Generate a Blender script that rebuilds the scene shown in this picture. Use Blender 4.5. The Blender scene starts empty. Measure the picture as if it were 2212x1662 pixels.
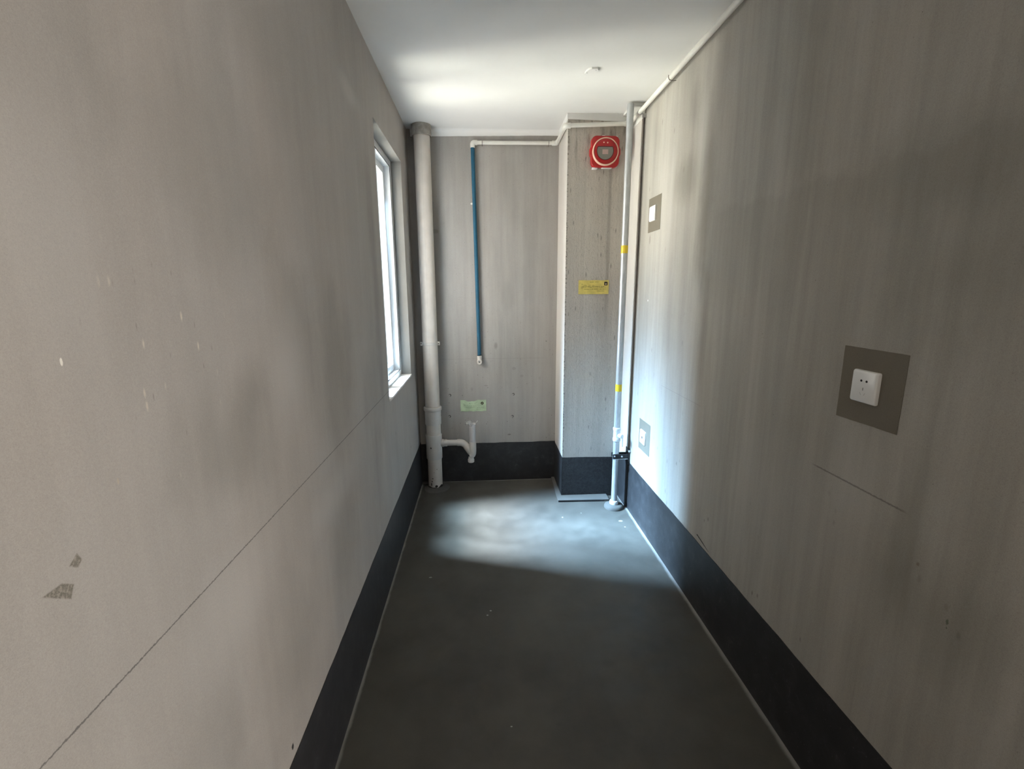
import bpy, bmesh, math, random
from mathutils import Vector, Matrix

random.seed(7)
S = bpy.context.scene
COL = S.collection

# ------------------------------------------------------------------ camera
CAM_H = 1.5178
FPX, PITCH, YAW, ROLL = 999.8, 0.2013, 0.0629, 0.0050
cy, sy, cp, sp = math.cos(YAW), math.sin(YAW), math.cos(PITCH), math.sin(PITCH)
fwd = Vector((sy * cp, cy * cp, -sp))
rgt = Vector((cy, -sy, 0.0))
dwn = fwd.cross(rgt)
r2 = rgt * math.cos(ROLL) + dwn * math.sin(ROLL)
d2 = -rgt * math.sin(ROLL) + dwn * math.cos(ROLL)
cd = bpy.data.cameras.new('camera')
cd.sensor_fit = 'HORIZONTAL'
cd.sensor_width = 36.0
cd.lens = 36.0 * FPX / 2212.0
cd.clip_start = 0.02
cam = bpy.data.objects.new('camera', cd)
COL.objects.link(cam)
m3 = Matrix((r2, -d2, -fwd)).transposed()
cam.matrix_world = Matrix.Translation((0, 0, CAM_H)) @ m3.to_4x4()
S.camera = cam

# ------------------------------------------------------------------ view / light
S.view_settings.view_transform = 'Standard'
S.view_settings.look = 'None'
S.view_settings.gamma = 1.0
S.view_settings.use_curve_mapping = False
S.view_settings.exposure = 0.0
S.cycles.max_bounces = 10
S.cycles.diffuse_bounces = 7
S.cycles.sample_clamp_indirect = 12.0

SKY = 36.0        # bright strip of sky seen through the light well
GROUND = 50.0     # sunlit ground below it
FACADE = 19.0     # the building opposite, around the horizon
AMBIENT = 3.0    # the rest of the outdoors


class N:
    """tiny node-tree builder"""
    def __init__(s, tree):
        s.t = tree

    def new(s, kind, **kw):
        n = s.t.nodes.new(kind)
        for k, v in kw.items():
            setattr(n, k, v)
        return n

    def put(s, sock, v):
        if isinstance(v, bpy.types.NodeSocket):
            s.t.links.new(v, sock)
        else:
            if sock.type == 'RGBA' and len(v) == 3:
                v = (*v, 1.0)
            sock.default_value = v

    def m(s, op, a, b=0.0, c=None, clamp=False):
        n = s.new('ShaderNodeMath', operation=op, use_clamp=clamp)
        s.put(n.inputs[0], a)
        s.put(n.inputs[1], b)
        if c is not None:
            s.put(n.inputs[2], c)
        return n.outputs[0]

    def add(s, a, b): return s.m('ADD', a, b)
    def sub(s, a, b): return s.m('SUBTRACT', a, b)
    def mul(s, a, b, clamp=False): return s.m('MULTIPLY', a, b, clamp=clamp)
    def mx(s, a, b): return s.m('MAXIMUM', a, b)
    def mn(s, a, b): return s.m('MINIMUM', a, b)

    def ss(s, x, lo, hi, a=0.0, b=1.0):
        n = s.new('ShaderNodeMapRange', interpolation_type='SMOOTHSTEP')
        s.put(n.inputs[0], x)
        for i, v in enumerate((lo, hi, a, b)):
            s.put(n.inputs[i + 1], v)
        return n.outputs[0]

    def xyz(s, v):
        n = s.new('ShaderNodeSeparateXYZ')
        s.put(n.inputs[0], v)
        return n.outputs

    def vec(s, x, y, z):
        n = s.new('ShaderNodeCombineXYZ')
        for i, v in enumerate((x, y, z)):
            s.put(n.inputs[i], v)
        return n.outputs[0]

    def noise(s, vec, scale, detail=4.0, rough=0.55, stretch=None, off=(0, 0, 0)):
        if stretch or off != (0, 0, 0):
            mp = s.new('ShaderNodeMapping')
            s.put(mp.inputs['Vector'], vec)
            mp.inputs['Scale'].default_value = stretch or (1, 1, 1)
            mp.inputs['Location'].default_value = off
            vec = mp.outputs[0]
        n = s.new('ShaderNodeTexNoise')
        s.put(n.inputs['Vector'], vec)
        n.inputs['Scale'].default_value = scale
        n.inputs['Detail'].default_value = detail
        n.inputs['Roughness'].default_value = rough
        return n.outputs['Fac']

    def voro(s, vec, scale, stretch=None, feature='F1'):
        if stretch:
            mp = s.new('ShaderNodeMapping')
            s.put(mp.inputs['Vector'], vec)
            mp.inputs['Scale'].default_value = stretch
            vec = mp.outputs[0]
        n = s.new('ShaderNodeTexVoronoi', feature=feature)
        s.put(n.inputs['Vector'], vec)
        n.inputs['Scale'].default_value = scale
        return n.outputs['Distance'], n.outputs['Color']

    def mix(s, fac, a, b, mode='MIX'):
        n = s.new('ShaderNodeMix', data_type='RGBA', blend_type=mode)
        s.put(n.inputs[0], fac)
        s.put(n.inputs[6], a)
        s.put(n.inputs[7], b)
        return n.outputs[2]


def build_world():
    w = bpy.data.worlds.new('outdoor_light')
    S.world = w
    w.use_nodes = True
    t = w.node_tree
    t.nodes.clear()
    n = N(t)
    g = n.new('ShaderNodeTexCoord')
    x, y, z = n.xyz(g.outputs['Generated'])
    left = n.m('LESS_THAN', x, -0.02)
    nx = n.mx(n.mul(x, -1.0), 0.02)
    s = n.m('DIVIDE', y, nx)                                # azimuth slope away from the window's normal
    hor = n.m('SQRT', n.add(n.mul(x, x), n.mul(y, y)))
    e = n.m('DIVIDE', z, n.mx(hor, 0.02))                   # elevation slope
    band = n.mul(n.ss(s, -0.26, 0.0), n.ss(s, 0.29, 0.34, 1.0, 0.0))
    up = n.ss(e, 0.12, 0.40)
    dn = n.ss(e, -0.40, -0.10, 1.0, 0.0)
    mid = n.sub(1.0, n.mx(up, dn))
    high = n.ss(e, 1.3, 2.6)
    skyc = n.mix(high, (0.40, 0.67, 1.0), (0.92, 1.0, 1.12))
    skyc = n.mix(n.ss(e, 2.4, 3.4), skyc, (0.55, 0.78, 1.0))
    skyv = n.mul(n.mul(up, SKY), n.mul(n.ss(e, 0.40, 1.2, 1.0, 22.0), n.ss(e, 1.7, 3.4, 1.0, 2.4)))
    grdv = n.mul(n.mul(dn, GROUND), n.mul(n.ss(e, -0.75, -0.28, 0.24, 1.0), n.ss(e, -2.6, -1.1, 3.4, 1.0)))
    c = n.mix(n.mul(up, 1.0), (0.96, 0.90, 0.80), skyc)
    c = n.mix(dn, c, (1.0, 0.97, 0.84))
    v = n.add(n.add(skyv, grdv), n.mul(mid, FACADE))
    v = n.mul(n.mul(v, band), left)
    amb = n.mul(left, n.add(n.ss(s, -0.5, 0.1, AMBIENT * 3.8, AMBIENT), n.mul(n.ss(s, 0.1, 0.3), n.ss(s, 0.3, 1.0, AMBIENT * 2.0, 0.0))))
    bg = n.new('ShaderNodeBackground')
    n.put(bg.inputs[0], c)
    n.put(bg.inputs[1], v)
    bg2 = n.new('ShaderNodeBackground')
    bg2.inputs[0].default_value = (1.0, 0.93, 0.85, 1)
    n.put(bg2.inputs[1], amb)
    ad = n.new('ShaderNodeAddShader')
    t.links.new(bg.outputs[0], ad.inputs[0])
    t.links.new(bg2.outputs[0], ad.inputs[1])
    o = n.new('ShaderNodeOutputWorld')
    t.links.new(ad.outputs[0], o.inputs[0])
build_world()


def area_light(name, loc, target, sx, sz, power, color):
    l = bpy.data.lights.new(name, 'AREA')
    l.shape = 'RECTANGLE'
    l.size, l.size_y = sx, sz
    l.energy = power
    l.color = color
    o = bpy.data.objects.new(name, l)
    o.location = loc
    o.rotation_euler = (Vector(target) - Vector(loc)).to_track_quat('-Z', 'Y').to_euler()
    COL.objects.link(o)
    return o


# daylight coming in low through the doorway behind the camera (sunlit floor of the next room)
area_light('doorway_daylight', (2.05, -0.95, 0.20), (0.7, 0.1, 2.45), 0.9, 0.6, 80.0, (1.0, 0.95, 0.89))

# ------------------------------------------------------------------ room numbers
XL, XR, YB, H = -0.505, 1.001, 3.545, 2.618
XC, YC = 0.568, 3.195            # boxed-in shaft in the far right corner
YN = -1.45                       # wall behind the camera
FX, FY = 0.9915, 3.000            # narrow plaster return on the right wall
W0, W1, WZ0, WZ1 = 2.455, 3.235, 0.945, 2.33
LINE = 0.993                     # one metre setting-out line


# ------------------------------------------------------------------ mesh helpers
def bm_new():
    return bmesh.new()


def box(bm, lo, hi, bev=0.0, seg=2):
    lo, hi = Vector(lo), Vector(hi)
    vs = [bm.verts.new((x, y, z)) for x in (lo.x, hi.x) for y in (lo.y, hi.y) for z in (lo.z, hi.z)]
    idx = [(0, 1, 3, 2), (4, 6, 7, 5), (0, 4, 5, 1), (2, 3, 7, 6), (0, 2, 6, 4), (1, 5, 7, 3)]
    fs = [bm.faces.new([vs[i] for i in f]) for f in idx]
    if bev > 0:
        es = list({e for f in fs for e in f.edges})
        bmesh.ops.bevel(bm, geom=es, offset=bev, segments=seg, affect='EDGES', profile=0.5)
    return bm


def frame_from(t):
    t = t.normalized()
    a = Vector((0, 0, 1)) if abs(t.z) < 0.9 else Vector((0, 1, 0))
    u = t.cross(a).normalized()
    return u, t.cross(u).normalized()


def tube(bm, pts, r, seg=24, caps=True):
    """sweep a circle along pts; r is a number or one radius per point"""
    pts = [Vector(p) for p in pts]
    rr = r if isinstance(r, (list, tuple)) else [r] * len(pts)
    tans = []
    for i in range(len(pts)):
        a = pts[max(i - 1, 0)]
        b = pts[min(i + 1, len(pts) - 1)]
        t = (b - a)
        if t.length < 1e-9:
            t = pts[-1] - pts[0]
        tans.append(t.normalized())
    u, v = frame_from(tans[0])
    rings = []
    for i, p in enumerate(pts):
        if i:
            q = tans[i - 1].rotation_difference(tans[i])
            u = q @ u
            v = q @ v
        rings.append([bm.verts.new(p + (u * math.cos(k * 2 * math.pi / seg) + v * math.sin(k * 2 * math.pi / seg)) * rr[i]) for k in range(seg)])
    for a, b in zip(rings, rings[1:]):
        for k in range(seg):
            bm.faces.new((a[k], a[(k + 1) % seg], b[(k + 1) % seg], b[k]))
    if caps:
        bm.faces.new(rings[0][::-1])
        bm.faces.new(rings[-1])
    return bm


def arc(a, c, b, n=8):
    """smooth corner: quadratic curve a -> b pulled to c"""
    a, c, b = Vector(a), Vector(c), Vector(b)
    return [a * (1 - t) ** 2 + c * 2 * t * (1 - t) + b * t * t for t in [i / n for i in range(n + 1)]]


def lathe(bm, center, profile, axis=(0, 0, 1), seg=36):
    """revolve (radius, height) pairs about axis through center"""
    c = Vector(center)
    ax = Vector(axis).normalized()
    u, v = frame_from(ax)
    rings = []
    for r, h in profile:
        if r <= 1e-6:
            rings.append([bm.verts.new(c + ax * h)])
        else:
            rings.append([bm.verts.new(c + ax * h + (u * math.cos(k * 2 * math.pi / seg) + v * math.sin(k * 2 * math.pi / seg)) * r) for k in range(seg)])
    for a, b in zip(rings, rings[1:]):
        for k in range(seg):
            q = [a[k % len(a)], a[(k + 1) % len(a)], b[(k + 1) % len(b)], b[k % len(b)]]
            q = [x for i, x in enumerate(q) if x not in q[:i]]
            if len(q) > 2:
                bm.faces.new(q)
    return bm


def prism(bm, poly, d):
    """extrude a planar polygon (list of 3-D points) by vector d"""
    d = Vector(d)
    a = [bm.verts.new(Vector(p)) for p in poly]
    b = [bm.verts.new(Vector(p) + d) for p in poly]
    bm.faces.new(a)
    bm.faces.new(b[::-1])
    for i in range(len(a)):
        j = (i + 1) % len(a)
        bm.faces.new((a[i], b[i], b[j], a[j]))
    return bm


def obj(name, bm, mat, parent=None, smooth=30, bev=0.0):
    bmesh.ops.recalc_face_normals(bm, faces=bm.faces)
    off = Vector((0, 0, 0))
    p = parent
    while p is not None:
        off += p.location
        p = p.parent
    bmesh.ops.translate(bm, verts=bm.verts, vec=-off)
    me = bpy.data.meshes.new(name)
    bm.to_mesh(me)
    bm.free()
    for mm in (mat if isinstance(mat, (list, tuple)) else [mat]):
        me.materials.append(mm)
    if smooth:
        for f in me.polygons:
            f.use_smooth = True
        me.set_sharp_from_angle(angle=math.radians(smooth))
    o = bpy.data.objects.new(name, me)
    COL.objects.link(o)
    if parent is not None:
        o.parent = parent
    if bev:
        b = o.modifiers.new('bevel', 'BEVEL')
        b.width = bev
        b.segments = 2
        b.limit_method = 'ANGLE'
    return o


def struct(name, bm, mat, parent=None, **kw):
    o = obj(name, bm, mat, parent, **kw)
    if parent is None:
        o['kind'] = 'structure'
    return o


def thing(name, loc, label, cat, group=None):
    o = bpy.data.objects.new(name, None)
    o.empty_display_size = 0.05
    o.location = loc
    o['label'] = label
    o['category'] = cat
    if group:
        o['group'] = group
    COL.objects.link(o)
    return o


# ------------------------------------------------------------------ materials
def mat_base(name):
    mt = bpy.data.materials.new(name)
    mt.use_nodes = True
    t = mt.node_tree
    t.nodes.clear()
    n = N(t)
    o = n.new('ShaderNodeOutputMaterial')
    b = n.new('ShaderNodeBsdfPrincipled')
    t.links.new(b.outputs[0], o.inputs[0])
    pos = n.new('ShaderNodeNewGeometry').outputs['Position']
    return mt, n, b, pos


def bump(n, b, h, strength, dist=0.002):
    bp = n.new('ShaderNodeBump')
    bp.inputs['Strength'].default_value = strength
    bp.inputs['Distance'].default_value = dist
    n.put(bp.inputs['Height'], h)
    n.t.links.new(bp.outputs[0], b.inputs['Normal'])


def plain(name, col, rough=0.5, metal=0.0, var=0.06, scale=18.0, spec=0.5, speck=0.0, stretch=None):
    mt, n, b, pos = mat_base(name)
    f = n.noise(pos, scale, 4, 0.6, stretch)
    dark = tuple(c * (1 - var * 2.2) for c in col)
    light = tuple(min(1.0, c * (1 + var)) for c in col)
    c = n.mix(n.ss(f, 0.3, 0.7), dark, light)
    if speck > 0:
        d, rc = n.voro(pos, 90.0)
        k = n.mul(n.ss(d, 0.05, 0.16, 1.0, 0.0), n.m('GREATER_THAN', n.xyz(rc)[0], 1.0 - speck))
        c = n.mix(n.mul(k, 0.7), c, (0.06, 0.05, 0.045))
    n.put(b.inputs['Base Color'], c)
    b.inputs['Roughness'].default_value = rough
    b.inputs['Metallic'].default_value = metal
    b.inputs['Specular IOR Level'].default_value = spec
    return mt


# marks drawn in wall coordinates (u along the wall, v up)
def m_line(n, u, v, u0, u1, v0, w, wob, slope=0.0):
    vv = n.add(v, n.mul(n.sub(wob, 0.5), 0.006))
    if slope:
        vv = n.sub(vv, n.mul(n.sub(u, u0), slope))
    a = n.ss(n.m('ABSOLUTE', n.sub(vv, v0)), w * 0.4, w, 1.0, 0.0)
    k = n.mul(n.ss(u, u0 - 0.02, u0 + 0.02), n.ss(u, u1 - 0.02, u1 + 0.02, 1.0, 0.0))
    return n.mul(a, k)


def m_ell(n, u, v, cu, cv, ru, rv, soft=0.6, wob=None, amp=0.5):
    a = n.m('DIVIDE', n.sub(u, cu), ru)
    b = n.m('DIVIDE', n.sub(v, cv), rv)
    d = n.m('SQRT', n.add(n.mul(a, a), n.mul(b, b)))
    if wob is not None:
        d = n.add(d, n.mul(n.sub(wob, 0.5), amp * 2))
    return n.ss(d, 1.0 - soft, 1.0, 1.0, 0.0)


def m_poly(n, u, v, pts, soft=0.003, wob=None, amp=0.004):
    """convex polygon, counter-clockwise"""
    k = None
    for (x0, y0), (x1, y1) in zip(pts, pts[1:] + pts[:1]):
        L = math.hypot(x1 - x0, y1 - y0)
        nx, ny = -(y1 - y0) / L, (x1 - x0) / L
        d = n.add(n.mul(u, nx), n.add(n.mul(v, ny), -(x0 * nx + y0 * ny)))
        k = d if k is None else n.mn(k, d)
    if wob is not None:
        k = n.add(k, n.mul(n.sub(wob, 0.5), amp * 2))
    return n.ss(k, -soft, soft)


def concrete(name, axis, base=(0.45, 0.43, 0.405), streak=0.16, mott=0.14, pit=0.5, rough_bump=0.35, marks=None, warm=0.5, off=(0, 0, 0), grain=0.10, coarse=False, speckle=0.24):
    mt, n, b, pos = mat_base(name)
    x, y, z = n.xyz(pos)
    u = y if axis == 'y' else x
    big = n.noise(pos, 1.7, 5, 0.55, off=off)
    mid = n.noise(pos, 6.0, 5, 0.6, (1, 1, 0.55), off)
    st = n.noise(pos, 9.0, 5, 0.6, (1, 1, 0.07), off)
    st2 = n.noise(pos, 38.0, 4, 0.6, (1, 1, 0.05), off)
    fine = n.noise(pos, 260.0, 3, 0.7)
    gr = n.noise(pos, 620.0, 2, 0.7)
    val = n.add(1.0, n.mul(n.sub(big, 0.5), mott * 1.6))
    val = n.add(val, n.mul(n.sub(mid, 0.5), mott * 0.9))
    val = n.add(val, n.mul(n.sub(st, 0.5), streak * 2.4))
    val = n.add(val, n.mul(n.sub(st2, 0.5), streak * 1.1))
    val = n.add(val, n.mul(n.sub(fine, 0.5), grain * 2.6))
    val = n.add(val, n.mul(n.sub(gr, 0.5), grain * 3.2))
    warmth = n.ss(n.noise(pos, 2.3, 3, 0.5, (1, 1, 0.4), (3.1, 1.7, 9.2)), 0.35, 0.65)
    tint = n.mix(n.mul(warmth, warm), base, (base[0] * 1.02, base[1] * 0.97, base[2] * 0.93))
    c = n.mix(1.0, tint, n.vec(val, val, val), 'MULTIPLY')
    # pin holes and dark specks
    d, rc = n.voro(pos, 55.0, (1, 1, 0.8))
    k1 = n.mul(n.ss(n.m('DIVIDE', d, n.add(0.25, n.xyz(rc)[2])), 0.03, 0.10, 1.0, 0.0), n.m('GREATER_THAN', n.xyz(rc)[1], 1.0 - 0.035 * pit))
    d2_, rc2 = n.voro(pos, 120.0, (1, 1, 0.6))
    k2 = n.mul(n.ss(n.m('DIVIDE', d2_, n.add(0.2, n.xyz(rc2)[2])), 0.06, 0.2, 1.0, 0.0), n.m('GREATER_THAN', n.xyz(rc2)[0], 1.0 - 0.07 * pit))
    pits = n.mx(k1, n.mul(k2, 0.7))
    c = n.mix(n.mul(pits, 0.75), c, (0.09, 0.083, 0.075))
    if coarse:
        sc_ = n.noise(pos, 100.0, 5, 0.7, (1, 1, 0.3), off)
        c = n.mix(n.mul(n.ss(sc_, 0.57, 0.70), 0.26), c, (0.10, 0.09, 0.08))
        c = n.mix(n.mul(n.ss(sc_, 0.44, 0.34), 0.22), c, (0.5, 0.48, 0.45))
    if marks:
        c = marks(n, c, u, z, mid, fine)
    c = n.mix(n.mul(n.ss(n.noise(pos, 620.0, 2, 0.6, off=(0.3, 0.7, 0.1)), 0.57, 0.70), speckle), c, (0.05, 0.047, 0.042))
    n.put(b.inputs['Base Color'], c)
    b.inputs['Roughness'].default_value = 0.86
    b.inputs['Specular IOR Level'].default_value = 0.25
    if coarse:
        h = n.add(n.noise(pos, 90.0, 7, 0.75, (1, 1, 0.6)), n.mul(st2, 0.6))
        bump(n, b, n.sub(h, n.mul(pits, 0.6)), 0.9, 0.006)
    else:
        h = n.add(n.mul(fine, 0.5), n.add(n.mul(mid, 0.8), n.mul(st2, 0.2)))
        bump(n, b, n.sub(h, n.mul(pits, 0.8)), rough_bump, 0.002)
    return mt


def flecks(n, c, u, v, mask, scale, stretch, thr, col, amt, size=(0.05, 0.22)):
    p = n.vec(u, 0.0, v)
    d, rc = n.voro(p, scale, stretch)
    k = n.mul(n.ss(d, size[0], size[1], 1.0, 0.0), n.m('GREATER_THAN', n.xyz(rc)[0], thr))
    return n.mix(n.mul(n.mul(k, mask), amt), c, col)


def marks_left(n, c, u, v, mid, fine):
    dk = (0.135, 0.125, 0.112)
    for cu, cv, ru, rv, a in ((0.93, 1.22, 0.24, 0.17, 0.30), (1.03, 1.30, 0.14, 0.11, 0.22), (1.30, 1.42, 0.22, 0.30, 0.20),
                              (1.62, 1.25, 0.28, 0.42, 0.26), (2.15, 1.05, 0.25, 0.40, 0.20), (1.05, 0.62, 0.30, 0.30, 0.20),
                              (1.55, 0.62, 0.22, 0.34, 0.24), (2.1, 0.72, 0.16, 0.24, 0.22), (0.72, 0.66, 0.20, 0.22, 0.15),
                              (0.95, 1.78, 0.34, 0.30, 0.20), (0.62, 1.80, 0.20, 0.20, 0.16), (1.35, 2.15, 0.5, 0.25, 0.12),
                              (2.30, 1.55, 0.10, 0.85, 0.28)):
        c = n.mix(n.mul(m_ell(n, u, v, cu, cv, ru, rv, 0.9, mid, 0.55), a), c, dk)
    lt = (0.56, 0.545, 0.515)
    for cu, cv, ru, rv, a in ((1.22, 1.33, 0.16, 0.22, 0.30), (0.55, 1.60, 0.20, 0.30, 0.22), (2.05, 2.28, 0.24, 0.06, 0.35), (0.86, 0.90, 0.2, 0.15, 0.2), (1.5, 0.85, 0.4, 0.1, 0.2)):
        c = n.mix(n.mul(m_ell(n, u, v, cu, cv, ru, rv, 0.9, mid, 0.6), a), c, lt)
    # pale drag flecks of cement
    zone = m_ell(n, u, v, 0.78, 1.42, 0.22, 0.24, 0.7, mid, 0.5)
    c = flecks(n, c, u, v, zone, 62.0, (1, 1, 0.32), 0.72, (0.66, 0.60, 0.51), 0.75)
    c = flecks(n, c, u, v, zone, 95.0, (1, 1, 0.30), 0.80, (0.22, 0.20, 0.18), 0.6)
    # chipped triangles
    tri = m_poly(n, u, v, [(0.5005, 1.1775), (0.533, 1.152), (0.5400, 1.167), (0.526, 1.178)], 0.0012, fine, 0.0012)
    tri = n.mx(tri, m_poly(n, u, v, [(0.539, 1.192), (0.550, 1.1835), (0.557, 1.190), (0.552, 1.202)], 0.0012, fine, 0.0014))
    tex = n.ss(n.noise(n.vec(u, 0.0, v), 240.0, 4, 0.7), 0.42, 0.62)
    c = n.mix(n.mul(tri, 0.9), c, n.mix(tex, (0.145, 0.135, 0.112), (0.30, 0.275, 0.235)))
    # white plaster crumb, drips
    c = n.mix(m_ell(n, u, v, 0.583, 1.436, 0.0022, 0.0058, 0.3), c, (0.8, 0.77, 0.7))
    c = n.mix(n.mul(m_ell(n, u, v, 0.632, 1.262, 0.002, 0.006, 0.5, fine, 0.3), 0.6), c, (0.5, 0.42, 0.32))
    c = n.mix(m_ell(n, u, v, 1.013, 0.371, 0.007, 0.010, 0.4, fine, 0.5), c, (0.03, 0.03, 0.03))
    c = n.mix(n.mul(m_line(n, u, v, 0.2, 2.46, LINE, 0.0019, fine), 0.75), c, (0.09, 0.085, 0.085))
    c = flecks(n, c, u, v, n.mul(n.ss(u, 2.2, 2.5), n.ss(v, 0.95, 0.6)), 26.0, (1, 1, 0.5), 0.93, (0.13, 0.12, 0.11), 0.8)
    return c


def marks_right(n, c, u, v, mid, fine):
    dk = (0.14, 0.126, 0.105)
    for cu, cv, ru, rv, a in ((2.12, 1.90, 0.10, 0.55, 0.42), (2.36, 2.05, 0.24, 0.16, 0.40), (2.30, 2.35, 0.10, 0.14, 0.22),
                              (2.05, 1.3, 0.06, 0.6, 0.25), (1.0, 1.78, 0.45, 0.16, 0.26), (0.85, 1.55, 0.3, 0.26, 0.20), (0.95, 0.92, 0.06, 0.3, 0.25),
                              (0.83, 0.78, 0.22, 0.18, 0.25), (1.5, 2.1, 0.12, 0.4, 0.12), (2.45, 1.4, 0.10, 0.5, 0.18),
                              (1.42, 1.0, 0.10, 0.55, 0.10), (0.78, 1.95, 0.16, 0.20, 0.3)):
        c = n.mix(n.mul(m_ell(n, u, v, cu, cv, ru, rv, 0.9, mid, 0.55), a), c, dk)
    lt = (0.57, 0.55, 0.52)
    for cu, cv, ru, rv, a in ((2.52, 2.0, 0.05, 0.5, 0.3), (2.20, 2.2, 0.06, 0.25, 0.3), (1.12, 0.98, 0.12, 0.2, 0.22), (1.35, 0.8, 0.4, 0.3, 0.14)):
        c = n.mix(n.mul(m_ell(n, u, v, cu, cv, ru, rv, 0.9, mid, 0.6), a), c, lt)
    # darker skim below a ragged diagonal
    edge = n.add(v, n.add(n.mul(u, -0.015), n.mul(n.sub(mid, 0.5), 0.14)))
    k = n.mul(n.ss(edge, 1.79, 1.825, 1.0, 0.0), n.mul(n.ss(u, 1.95, 2.1, 1.0, 0.0), n.ss(v, 1.3, 1.75)))
    c = n.mix(n.mul(k, 0.13), c, dk)
    c = n.mix(n.mul(m_line(n, u, v, 0.965, 1.27, 0.992, 0.0032, fine), 0.55), c, (0.08, 0.075, 0.07))
    c = n.mix(n.mul(m_line(n, u, v, 2.02, 2.50, 0.987, 0.002, fine), 0.22), c, (0.1, 0.09, 0.085))
    # knocks and drips
    c = n.mix(n.mul(m_ell(n, u, v, 2.805, 1.806, 0.010, 0.030, 0.4, fine, 0.6), 0.6), c, (0.2, 0.18, 0.16))
    c = n.mix(m_ell(n, u, v, 2.785, 1.452, 0.007, 0.0065, 0.3), c, (0.85, 0.83, 0.8))
    slash = m_poly(n, u, v, [(1.838, 0.354), (1.842, 0.353), (1.958, 0.371), (1.954, 0.377), (1.90, 0.368)], 0.002, fine, 0.003)
    c = n.mix(slash, c, (0.012, 0.012, 0.012))
    c = n.mix(n.mul(m_ell(n, u, v, 0.824, 0.803, 0.0036, 0.0085, 0.4, fine, 0.4), 0.75), c, (0.10, 0.115, 0.085))
    c = n.mix(n.mul(m_ell(n, u, v, 0.823, 0.789, 0.0022, 0.0035, 0.5, fine, 0.5), 0.7), c, (0.10, 0.11, 0.085))
    c = n.mix(n.mul(m_ell(n, u, v, 0.909, 0.888, 0.006, 0.006, 0.7, fine, 0.7), 0.6), c, (0.17, 0.13, 0.1))
    c = flecks(n, c, u, v, n.ss(v, 1.1, 0.6), 30.0, (1, 1, 0.5), 0.90, (0.17, 0.16, 0.14), 0.7)
    c = flecks(n, c, u, v, n.ss(u, 1.9, 2.4), 34.0, (1, 1, 0.3), 0.88, (0.2, 0.185, 0.17), 0.7)
    return c


def marks_back(n, c, u, v, mid, fine):
    low = n.ss(v, 1.0, 0.55)
    c = n.mix(n.mul(low, 0.15), c, (0.5, 0.49, 0.475))
    c = flecks(n, c, u, v, n.ss(v, 1.25, 0.5), 26.0, (1, 1, 0.8), 0.66, (0.10, 0.095, 0.09), 0.75, (0.04, 0.13))
    c = flecks(n, c, u, v, n.ss(v, 1.9, 0.4), 48.0, (1, 1, 0.7), 0.84, (0.12, 0.11, 0.10), 0.75, (0.05, 0.2))
    c = flecks(n, c, u, v, n.ss(v, 1.35, 0.6), 11.0, (1, 1, 0.8), 0.82, (0.26, 0.25, 0.235), 0.6, (0.05, 0.2))
    for cu, cv in ((-0.262, 0.716), (0.233, 0.714), (-0.270, 0.545), (0.225, 0.535)):
        ring = n.sub(m_ell(n, u, v, cu, cv, 0.012, 0.012, 0.25), m_ell(n, u, v, cu - 0.003, cv - 0.002, 0.008, 0.008, 0.3))
        c = n.mix(n.mul(n.mx(ring, 0.0), 0.85), c, (0.05, 0.045, 0.04))
    c = n.mix(n.mul(m_line(n, u, v, -0.33, 0.48, 1.0, 0.003, fine), 0.22), c, (0.2, 0.185, 0.17))
    for cu, cv, ru, rv, a in ((0.10, 1.10, 0.018, 0.035, 0.5), (0.2, 0.385, 0.022, 0.010, 0.8), (-0.33, 1.94, 0.03, 0.018, 0.5),
                              (0.19, 1.45, 0.07, 0.16, 0.2), (0.22, 2.2, 0.12, 0.3, 0.14), (0.36, 1.6, 0.08, 0.5, 0.12), (-0.32, 1.5, 0.10, 0.9, 0.22),
                              (0.02, 0.787, 0.022, 0.004, 0.6), (0.49, 1.13, 0.010, 0.006, 0.9), (0.24, 0.92, 0.02, 0.015, 0.3), (0.3, 0.86, 0.02, 0.015, 0.3)):
        c = n.mix(n.mul(m_ell(n, u, v, cu, cv, ru, rv, 0.7, mid, 0.5), a), c, (0.17, 0.16, 0.145))
    c = n.mix(n.ss(m_ell(n, u, v, -0.062, 2.13, 0.010, 0.008, 0.3), 0.3, 0.6), c, (0.78, 0.76, 0.72))
    return c


def marks_shaft(n, c, u, v, mid, fine):
    c = flecks(n, c, u, v, 1.0, 42.0, (1, 1, 0.22), 0.72, (0.14, 0.13, 0.115), 0.7)
    c = flecks(n, c, u, v, 1.0, 130.0, (1, 1, 0.6), 0.76, (0.12, 0.11, 0.098), 0.45, (0.1, 0.3))
    c = flecks(n, c, u, v, 1.0, 75.0, (1, 1, 0.8), 0.86, (0.62, 0.58, 0.52), 0.5, (0.1, 0.3))
    chip = n.mul(n.ss(u, XC + 0.004, XC + 0.016, 1.0, 0.0), n.ss(n.noise(n.vec(u, 0.0, v), 70.0, 4, 0.7), 0.48, 0.6))
    c = n.mix(n.mul(chip, 0.8), c, (0.09, 0.08, 0.07))
    c = flecks(n, c, u, v, 1.0, 20.0, (1, 1, 0.15), 0.90, (0.18, 0.165, 0.15), 0.6, (0.03, 0.12))
    k = m_ell(n, u, v, 0.855, 2.0, 0.02, 0.95, 0.7, mid, 0.6)
    c = n.mix(n.mul(k, 0.35), c, (0.14, 0.12, 0.10))
    k = n.mul(n.ss(v, 2.2, 2.55), n.ss(n.noise(n.vec(u, 0.0, v), 26.0, 4, 0.6, (1, 1, 0.15)), 0.52, 0.66))
    c = n.mix(n.mul(k, 0.55), c, (0.13, 0.115, 0.095))
    c = n.mix(n.mul(n.ss(v, 0.62, 0.36), 0.15), c, (0.55, 0.54, 0.53))
    return c


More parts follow.
